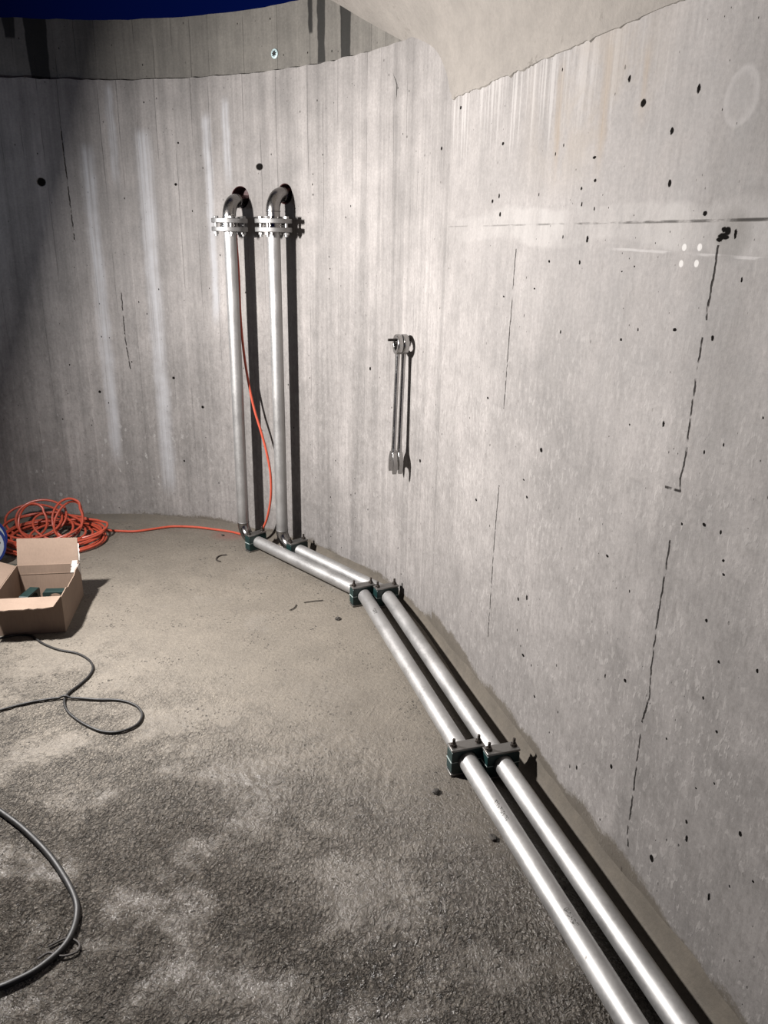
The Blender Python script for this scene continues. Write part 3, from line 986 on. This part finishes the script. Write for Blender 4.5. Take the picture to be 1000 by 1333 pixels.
def spanner(off, lean, label):
    """local x across the jaws, y up the shank, z along the rod; origin at the ring centre"""
    L = .515
    ro_, ri = .0425, .0255
    vs, fs = [], []
    n = 36
    mb = MB()
    M0 = Matrix.Identity(4)
    # ring end, twelve point inside
    prof_o = [ro_ * 1.0] * n
    a = []
    for k in range(n):
        w = 2 * PI * k / n
        a.append((ro_ * math.cos(w), ro_ * math.sin(w), (ri + .0015 * math.cos(12 * w / 1)) * math.cos(w), (ri + .0015 * math.cos(12 * w)) * math.sin(w)))
    th = .0118
    for (ox, oy, ix, iy) in a:
        vs += [(ox * .97, oy * .97, -th), (ox, oy, -th * .7), (ox, oy, th * .7), (ox * .97, oy * .97, th), (ix, iy, th), (ix, iy, -th)]
    for k in range(n):
        k2 = (k + 1) % n
        for i in range(6):
            j = (i + 1) % 6
            fs.append((k * 6 + i, k * 6 + j, k2 * 6 + j, k2 * 6 + i))
    mb.add(vs, fs)
    # shank: flattened, widening at both ends
    st = [(-.039, .0165, .0092), (-.052, .0145, .0088), (-.09, .0125, .0080), (-.28, .0120, .0076), (-L + .085, .0130, .0078), (-L + .045, .0185, .0086), (-L + .022, .027, .0088)]
    vs, fs = [], []
    for (y, hw, ht) in st:
        for k in range(16):
            w = 2 * PI * k / 16
            cx_, sx_ = math.cos(w), math.sin(w)
            vs.append((hw * math.copysign(abs(cx_) ** .6, cx_), y, ht * math.copysign(abs(sx_) ** .6, sx_)))
    for i in range(len(st) - 1):
        for k in range(16):
            k2 = (k + 1) % 16
            fs.append((i * 16 + k, i * 16 + k2, (i + 1) * 16 + k2, (i + 1) * 16 + k))
    fs.append(tuple(range(16))); fs.append(tuple((len(st) - 1) * 16 + k for k in range(16)))
    mb.add(vs, fs)
    # open jaw
    yb = -L
    jaw = [(-.020, yb + .045), (-.034, yb + .020), (-.0385, yb - .005), (-.036, yb - .035), (-.029, yb - .052), (-.0215, yb - .046),
           (-.0205, yb - .012), (-.014, yb + .0005), (0, yb + .0045), (.014, yb + .0005), (.0205, yb - .012), (.0215, yb - .046), (.029, yb - .052),
           (.036, yb - .035), (.0385, yb - .005), (.034, yb + .020), (.020, yb + .045)]
    mb.prism(jaw, .0195, Matrix.Identity(4))
    Z = (NV * -1)
    X = TV * -1
    Y = Vector((0, 0, 1))
    M = Matrix((( X.x, Y.x, Z.x, 0), (X.y, Y.y, Z.y, 0), (X.z, Y.z, Z.z, 0), (0, 0, 0, 1)))
    mb.v = [tuple(Vector(p)) for p in mb.v]
    o = mb.build('combination_spanner', M_CHROME, bevel=.0012)
    c = WP - NV * off
    # hangs from the rod by the top of the ring's hole, ring centre below the rod axis
    o.matrix_world = Matrix.Translation((c.x, c.y, WP.z - .0195)) @ M @ Matrix.Rotation(lean, 4, 'X')
    return tag(o, label, 'spanner', 'spanners hung on the wall rod')


spanner(.030, -.022, 'steel spanner hung on the rod, the one against the wall')
spanner(.057, -.022, 'steel spanner hung on the rod, the outer one farther from the wall')

# ------------------------------------------------------------------ plug in the upper ring
c = Vector((-.5477, 4.151, 2.454))
d = Vector((CX - c.x, CY - c.y, 0)).normalized()
plug = empty('wall_plug', (c.x, c.y, c.z - .02), 'pale blue round plug with a black star core, high on the upper ring', 'plug')
MB().lathe([(.0, -.012), (.0205, -.012), (.0205, .004), (.017, .006), (.0, .006)], c, d, seg=32).build('plug_disc', M_ANCHOR, plug)
star = []
for k in range(14):
    w = 2 * PI * k / 14 + .2
    r = .0155 if k % 2 == 0 else .0075
    star.append((r * math.cos(w), r * math.sin(w)))
sx = d.cross(Vector((0, 0, 1)))
Ms = Matrix(((sx.x, 0, d.x, c.x + d.x * .0065), (sx.y, 0, d.y, c.y + d.y * .0065), (0, 1, 0, c.z), (0, 0, 0, 1)))
MB().prism(star, .003, Ms).build('star_core', M_PIT, plug, smooth=False)

# ------------------------------------------------------------------ cables on the floor
CABLE = [(-2.30,2.86,.006),(-2.0,2.88,.006)] + [(-1.714,2.93,0.006),(-1.624,2.981,0.006),(-1.578,3.003,0.006),(-1.516,2.999,0.006),(-1.439,2.934,0.006),(-1.354,2.884,0.006),(-1.263,2.855,0.006),(-1.198,2.807,0.006),(-1.158,2.748,0.006),(-1.15,2.684,0.006),(-1.164,2.616,0.006),(-1.182,2.562,0.006),(-1.181,2.515,0.006),(-1.152,2.455,0.006),(-1.104,2.403,0.006),(-1.031,2.349,0.006),(-0.9668,2.319,0.006),(-0.9136,2.32,0.006),(-0.8701,2.354,0.006),(-0.8597,2.401,0.006),(-0.8726,2.444,0.006),(-0.9112,2.488,0.006),(-0.9774,2.516,0.006),(-1.064,2.518,0.006),(-1.124,2.524,0.006),(-1.196,2.525,0.006),(-1.261,2.507,0.006),(-1.32,2.48,0.006),(-1.386,2.438,0.006),(-1.467,2.378,0.006)] + [(-1.75,2.22,.006),(-2.1,2.12,.006)]
THICK = [(-2.3,1.80,.01),(-1.85,2.01,.01)] + [(-1.404,2.062,0.01),(-1.274,1.999,0.01),(-1.137,1.909,0.01),(-1.036,1.838,0.01),(-0.9253,1.744,0.01),(-0.8407,1.654,0.01),(-0.7877,1.585,0.01),(-0.7654,1.536,0.01),(-0.7566,1.483,0.01),(-0.764,1.434,0.01),(-0.7972,1.38,0.01),(-0.8367,1.347,0.01),(-0.8785,1.323,0.01),(-0.9517,1.294,0.01)] + [(-1.25,1.25,.01),(-1.7,1.30,.01),(-2.2,1.42,.01)]
CORDFLOOR = [(-1.632,4.276,0.008),(-1.548,4.268,0.008),(-1.458,4.266,0.008),(-1.378,4.302,0.008),(-1.311,4.338,0.008),(-1.244,4.361,0.008),(-1.119,4.354,0.008),(-0.9977,4.321,0.008),(-0.9003,4.288,0.008)]
CORDUP = [(-0.7043,4.142,0.05759),(-0.6633,4.118,0.1321),(-0.6363,4.101,0.2296),(-0.6237,4.093,0.322),(-0.6246,4.094,0.432),(-0.6436,4.106,0.5453),(-0.6716,4.123,0.6516),(-0.7078,4.144,0.7727),(-0.7375,4.16,0.9223),(-0.7571,4.171,1.082),(-0.7663,4.175,1.26),(-0.7657,4.175,1.451),(-0.7708,4.178,1.608)]


def lift_crossings(path, r, gap=1.0):
    """raise the later strand where a cable crosses itself"""
    P = [Vector(p) for p in path]
    for i in range(len(P)):
        z = r
        for j in range(0, i - 10):
            dd = math.hypot(P[i].x - P[j].x, P[i].y - P[j].y)
            if dd < r * 5:
                k = .5 + .5 * math.cos(PI * dd / (r * 5))
                z = max(z, r + (P[j].z + r * gap) * k)
        P[i].z = z
    return P


cab = lift_crossings(smooth_path(CABLE, 8), .0046)
ob = MB().tube(cab, .0046, 12).build('power_cable', M_BLACK)
tag(ob, 'thin black cable looped on the floor in front of the cardboard box', 'cable')
thk = [Vector((p.x, p.y, .0082)) for p in smooth_path(THICK, 8)]
ob = MB().tube(thk, .0082, 16).build('power_cable', M_BLACK)
tag(ob, 'thick black cable curving across the rough wet floor in the foreground', 'cable')

# orange cord: heap of loops, floor run, then up beside the left riser
loops = [  # centre x, y, z, radius x, radius y, tilt
    (-1.86, 4.10, .012, .285, .235, .00), (-1.88, 4.10, .014, .270, .215, .02), (-1.85, 4.09, .022, .290, .225, .03),
    (-1.90, 4.10, .026, .245, .200, .04), (-1.88, 4.12, .034, .270, .190, .06), (-1.84, 4.11, .038, .225, .205, .04),
    (-1.93, 4.12, .045, .230, .170, .10), (-1.86, 4.13, .052, .265, .185, .06), (-1.98, 4.14, .060, .200, .150, .25),
    (-1.72, 4.16, .062, .130, .110, .15), (-1.80, 4.19, .105, .085, .105, 1.05), (-1.81, 4.18, .110, .095, .110, 1.15),
    (-1.88, 4.16, .070, .160, .120, .25), (-2.00, 4.15, .105, .092, .092, 1.22), (-1.98, 4.24, .095, .150, .120, .75), (-2.04, 4.20, .080, .190, .140, .50),
    (-1.90, 4.14, .065, .240, .160, .10)]
PTS = 26
heap = []
rnd = random.Random(4)
for i in range(len(loops) - 1):
    A, B = loops[i], loops[i + 1]
    for k in range(PTS):
        t = k / PTS
        tt = t * t * (3 - 2 * t)
        cx_, cy_, cz_, rx, ry, ti = [A[m] + (B[m] - A[m]) * tt for m in range(6)]
        w = .62 + 2 * PI * t * -1
        wob = 1 + .16 * noise.noise((i * 3.3, k * .11, .5))
        x = cx_ + rx * wob * math.cos(w)
        yv = ry * wob * math.sin(w)
        y = cy_ + yv * math.cos(ti)
        z = cz_ + yv * math.sin(ti)
        heap.append(Vector((x, y, max(.0075, z))))
RC = .0066
heap = smooth_path(heap, 2)
heap = list(reversed(heap))
run_ = [Vector(p) for p in CORDFLOOR]
join = [heap[-1]] + []
floor_run = smooth_path([heap[-1] , Vector((-1.66, 4.262, .010))] + [Vector((p.x, p.y, .0072)) for p in run_] +
                        [Vector((-.85, 4.262, .0072)), Vector((-.775, 4.215, .0072)), Vector((-.73, 4.178, .012))] + [Vector(p) for p in CORDUP] +
                        [Vector((-.7715, 4.176, 1.645)), Vector((-.769, 4.170, 1.655))], 8)
cord = heap + floor_run[1:]
ob = MB().tube(cord, RC, 10).build('extension_cord', M_CORD)
tag(ob, 'orange cord heaped in loops, running along the wall and up the left riser', 'cord')

# ------------------------------------------------------------------ cardboard box
BO = Vector((-1.382, 3.043, 0))
BA = Vector((-.988, -.157, 0)).normalized()   # to the left
BB = Vector((.157 * -1, .988, 0)).normalized()   # to the back


def bx(i, j, z):
    return BO + BA * i + BB * j + Vector((0, 0, z))


BW, BD, BH, TH = .285, .376, .17, .004
carton = empty('cardboard_box', tuple(BO + BA * BW / 2 + BB * BD / 2), 'open brown cardboard box with raised flaps on the floor', 'box')
ca = MB()


def slab(mb, q, nrm, th=TH):
    mb.sheet(q, th, nrm)


jit = lambda s: .003 * noise.noise((s * 40, .7, 0))
# walls with slightly uneven top edges
right_top = [bx(0, BD * k / 12, BH + .002 + jit(k * .1) + (-.010 if 3 < k < 9 else 0)) for k in range(13)]
slab(ca, [bx(0, 0, .001)] + right_top + [bx(0, BD, .001)], BA)
left_top = [bx(BW, BD * k / 6, BH + jit(k * .3)) for k in range(7)]
slab(ca, [bx(BW, 0, .001)] + left_top + [bx(BW, BD, .001)], -BA)
slab(ca, [bx(TH, 0, .001), bx(TH, 0, BH), bx(BW - TH, 0, BH), bx(BW - TH, 0, .001)], BB)
slab(ca, [bx(TH, BD, .001), bx(TH, BD, BH), bx(BW - TH, BD, BH), bx(BW - TH, BD, .001)], -BB)
slab(ca, [bx(TH, TH, .001), bx(BW - TH, TH, .001), bx(BW - TH, BD - TH, .001), bx(TH, BD - TH, .001)], (0, 0, 1))
ca.build('carton_walls', M_CARD, carton, smooth=False)
# back flap stands up, leaning away; a crease runs across the back wall
bf = MB()
slab(bf, [bx(.006, BD, BH), bx(.010, BD + .045, BH + .112), bx(BW - .002, BD + .050, BH + .116), bx(BW - .004, BD, BH)], (0, 1, -.3))
bf.build('back_flap', M_CARD, carton, smooth=False)
cr = MB()
cr.box((0, 0, 0), (BW - .02, .0015, .003), Matrix.Translation(bx(BW / 2, BD - TH - .0007, BH - .045)) @ Matrix.Rotation(math.atan2(BA.y, BA.x), 4, 'Z'))
cr.build('fold_crease', M_CARD, carton, smooth=False)
# front flap folded out toward the viewer with a torn edge
ff = MB()
edge = []
for k in range(15):
    i = .018 + (BW - .02) * k / 14
    ej = -.085 + .010 * noise.noise((i * 40, 2.2, 0)) + (.012 if k == 0 else 0)
    edge.append(bx(i, ej, BH - .014 + .003 * noise.noise((i * 60, 5.2, 0))))
slab(ff, [bx(.002, .001, BH)] + edge + [bx(BW, .001, BH)], (0, 0, 1), .0045)
ff.build('front_flap', M_CARD, carton, smooth=False)
lf = MB()
slab(lf, [bx(BW, .10, BH - .002), bx(BW + .075, .06, BH + .045), bx(BW + .085, BD - .05, BH + .050), bx(BW, BD - .01, BH - .002)], (0, 0, 1))
lf.build('side_flap', M_CARD, carton, smooth=False)
# torn tape on the back corner
tp = MB()
for (i0, j0, z0, i1, z1, s) in ((.002, BD + .010, BH + .01, .044, BH + .085, .1), (.006, BD - .012, BH - .035, .040, BH + .018, .7)):
    pts = []
    for k in range(9):
        z = z0 + (z1 - z0) * k / 8
        pts.append(bx(i0 + .006 * noise.noise((k * .9, s, 0)), j0 + (z - BH) * .36 - .0045, z))
    for k in range(8, -1, -1):
        z = z0 + (z1 - z0) * k / 8
        pts.append(bx(i1 + .008 * noise.noise((k * 1.1, s + 3, 0)) - .010 * k / 8, j0 + (z - BH) * .36 - .0045, z))
    tp.sheet(pts, .0012, -BB)
tp.sheet([bx(-.0012, BD - .06, BH + .004), bx(-.0012, BD - .025, BH + .006), bx(-.0012, BD - .006, BH - .010), bx(-.0012, BD - .010, BH - .055), bx(-.0012, BD - .030, BH - .030)], .0014, BA)
tp.build('torn_tape', M_TAPE, carton, smooth=False)

# loose green clamp bodies in the box, without plates or bolts
def clamp_body(i, j, rz, label):
    c = bx(i, j, .0052 - .0085)
    root = empty('clamp_body', tuple(c), label, 'clamp', 'loose clamp bodies in the box', rz)
    R90 = Matrix.Rotation(PI / 2, 4, 'X')
    W = Matrix.Translation(c) @ Matrix.Rotation(rz, 4, 'Z')
    for up_, nm in ((False, 'lower_half'), (True, 'upper_half')):
        MB().prism(half_outline(up_), CLD - .002, W @ R90).build(nm, M_GREEN, root, smooth=False, bevel=.0012)
    return root


rzb = math.atan2(-BA.y, -BA.x)
clamp_body(.088, .255, rzb - .05, 'loose dark green clamp body in the box, on the right below the torn white tape')
clamp_body(.206, .250, rzb + 1.35, 'loose dark green clamp body in the box, on the left by the side flap')

# ------------------------------------------------------------------ reel at the left edge, bag behind the box
RL = Vector((-2.074, 3.715, 0))
rd = Vector((.40, -1, 0)).normalized()
reel = empty('cable_reel', (RL.x, RL.y, 0), 'white cable reel with a blue rim standing left of the box', 'reel')
RR = .127
cc = RL + Vector((0, 0, RR))
for s, in ((0.0,), (-.095,)):
    MB().lathe([(.024, s - .003), (RR - .012, s - .003), (RR - .012, s + .003), (.024, s + .003)], cc, rd, seg=56).build('reel_disc', M_WHITE, reel)
    MB().lathe([(RR - .013, s - .005), (RR - .002, s - .006), (RR, s), (RR - .002, s + .006), (RR - .013, s + .005)], cc, rd, seg=56).build('blue_rim', M_BLUE, reel)
MB().lathe([(.018, -.098), (.052, -.098), (.052, .004), (.018, .004)], cc, rd, seg=40).build('hub', M_WHITE, reel)
xr = rd.cross(Vector((0, 0, 1))) * -1
for k in range(12):
    w = 2 * PI * k / 12 + .05
    p = cc + (xr * math.cos(w) + Vector((0, 0, 1)) * math.sin(w)) * .092
    MB().tube([p + rd * .0015, p + rd * .0042], .0075, 12).build('vent_hole_shade', M_PIT, reel)  # solid black discs on the face stand in for the holes' shade
MB().lathe([(.050, -.085), (.085, -.088), (.088, -.048), (.085, -.008), (.050, -.010)], cc, rd, seg=40).build('wound_cable', M_BLACK, reel)

bagm = bmesh.new()
bmesh.ops.create_icosphere(bagm, subdivisions=4, radius=1.0)
for v in bagm.verts:
    p = v.co.copy()
    k = 1 + .28 * noise.noise(p * 1.7 + Vector((3, 1, 0))) + .12 * abs(noise.noise(p * 5.0))
    z = p.z * .036 * k + .034
    v.co = Vector((p.x * .085 * k, p.y * .060 * k, max(.001, z)))
me = bpy.data.meshes.new('crumpled_bag')
bagm.to_mesh(me); bagm.free()
me.polygons.foreach_set('use_smooth', [True] * len(me.polygons))
me.materials.append(M_BAG)
bag = bpy.data.objects.new('crumpled_bag', me)
bag.location = (-1.885, 3.595, 0)
COL.objects.link(bag)
tag(bag, 'crumpled grey green bag lying between the reel and the box', 'bag')

# ------------------------------------------------------------------ bits lying on the floor
def stone(x, y, r, seed, label, flat=.55):
    b = bmesh.new()
    bmesh.ops.create_icosphere(b, subdivisions=2, radius=1.0)
    for v in b.verts:
        k = 1 + .45 * noise.noise(v.co * 1.6 + Vector((seed, seed * .3, 0)))
        v.co = Vector((v.co.x * r * k * 1.3, v.co.y * r * k, max(-.6, v.co.z) * r * flat * k))
    zmin = min(v.co.z for v in b.verts)
    for v in b.verts:
        v.co.z -= zmin
    me = bpy.data.meshes.new('stone_chip')
    b.to_mesh(me); b.free()
    me.materials.append(M_STONE)
    o = bpy.data.objects.new('stone_chip', me)
    o.location = (x, y, -.0005)
    o.rotation_euler = (0, 0, seed)
    COL.objects.link(o)
    return tag(o, label, 'stone', 'stone chips on the floor')


stone(-.2023, 3.212, .012, 1.2, 'small dark stone chip beside the bend clamps of the pipes')
stone(-.9371, 4.244, .008, 2.6, 'small pebble on the floor by the orange cord near the left riser')
stone(.1808, 2.039, .011, 3.9, 'small dark stone chip just left of the nearest clamps')
stone(.335, 1.842, .011, 5.3, 'small dark stone chip tight against the left pipe in the foreground')


def wire(pts, r, label, name='wire_offcut', cat='wire'):
    o = MB().tube([(p[0], p[1], r) for p in smooth_path([(*p, 0) for p in pts], 6)], r, 8).build(name, M_TWIG)
    return tag(o, label, cat, 'wire scraps on the floor')


wire([(-.855, 3.945), (-.885, 3.935), (-.900, 3.905), (-.895, 3.870), (-.870, 3.850)], .0035, 'curled bit of dark wire on the floor below the left riser')
wire([(-.432, 3.29), (-.415, 3.315), (-.408, 3.352)], .0022, 'short dark wire scrap lying lengthwise left of the pipe bend')
wire([(-.375, 3.375), (-.33, 3.392), (-.285, 3.402)], .0022, 'short dark wire scrap lying crosswise left of the pipe bend')
lo2 = MB()
pts = [(-.80, 1.445), (-.765, 1.468), (-.730, 1.455), (-.725, 1.430), (-.755, 1.416), (-.79, 1.424), (-.81, 1.405)]
pp = smooth_path([(*p, 0) for p in pts], 6)
lo2 = MB().tube([(p.x, p.y, .0045 + .004 * k / len(pp)) for k, p in enumerate(pp)], .0028, 8).build('wire_offcut', M_TWIG)
tag(lo2, 'tangled loop of dark wire beside the thick black cable in the foreground', 'wire', 'wire scraps on the floor')

# ------------------------------------------------------------------ light: one work lamp standing to the left, an added cool fill, night sky above
def area(name, loc, target, size, power, color):
    l = bpy.data.lights.new(name, 'AREA')
    l.shape = 'RECTANGLE'
    l.size, l.size_y = size
    l.energy = power
    l.color = color
    l.spread = math.radians(180)
    o = bpy.data.objects.new(name, l)
    o.location = loc
    o.rotation_euler = (Vector(target) - Vector(loc)).to_track_quat('-Z', 'Z').to_euler()
    COL.objects.link(o)
    return o


area('work_lamp', (-1.87, 2.66, 1.75), (.4, 2.60, .92), (.16, .12), 228, (1.0, .965, .94))

area('cool_fill_light', (-2.75, 3.45, 1.80), (-2.2, 4.4, 1.62), (.10, .10), 5.0, (.72, .84, 1.0))  # unseen light, added for the bluish glow on the left wall

w = bpy.data.worlds.new('night_sky')
S.world = w
w.use_nodes = True
t = w.node_tree
bg = t.nodes['Background']
tc = t.nodes.new('ShaderNodeTexCoord')
sp = t.nodes.new('ShaderNodeSeparateXYZ')
mr = t.nodes.new('ShaderNodeMapRange')
mx = t.nodes.new('ShaderNodeMix')
mx.data_type = 'RGBA'
t.links.new(tc.outputs['Generated'], sp.inputs[0])
t.links.new(sp.outputs[0], mr.inputs[0])
mr.inputs[1].default_value = -.45
mr.inputs[2].default_value = -.05
t.links.new(mr.outputs[0], mx.inputs[0])
mx.inputs[6].default_value = (.0004, .0006, .0035, 1)
mx.inputs[7].default_value = (.001, .005, .055, 1)
t.links.new(mx.outputs[2], bg.inputs[0])
bg.inputs[1].default_value = 1.0

# ------------------------------------------------------------------ camera
PITCH, ROLL = .3372, .0177
cp, sp_ = math.cos(PITCH), math.sin(PITCH)
fwd = Vector((0, cp, -sp_)); rt = Vector((1, 0, 0)); up = Vector((0, sp_, cp))
r2 = rt * math.cos(ROLL) + up * math.sin(ROLL)
u2 = rt * -math.sin(ROLL) + up * math.cos(ROLL)
cd = bpy.data.cameras.new('camera')
cd.sensor_fit = 'VERTICAL'
cd.sensor_height = 36.0
cd.lens = 36.0 * 1017 / 1333
cd.clip_start = .05
co = bpy.data.objects.new('camera', cd)
co.matrix_world = Matrix(((r2.x, u2.x, -fwd.x, 0), (r2.y, u2.y, -fwd.y, 0), (r2.z, u2.z, -fwd.z, CAM_H), (0, 0, 0, 1)))
COL.objects.link(co)
S.camera = co

vsn = S.view_settings
S.display_settings.display_device = 'sRGB'
vsn.view_transform = 'Standard'
vsn.look = 'None'
vsn.exposure = 0.0
vsn.gamma = 1.0
vsn.use_curve_mapping = False
S.cycles.max_bounces = 8
S.cycles.diffuse_bounces = 2
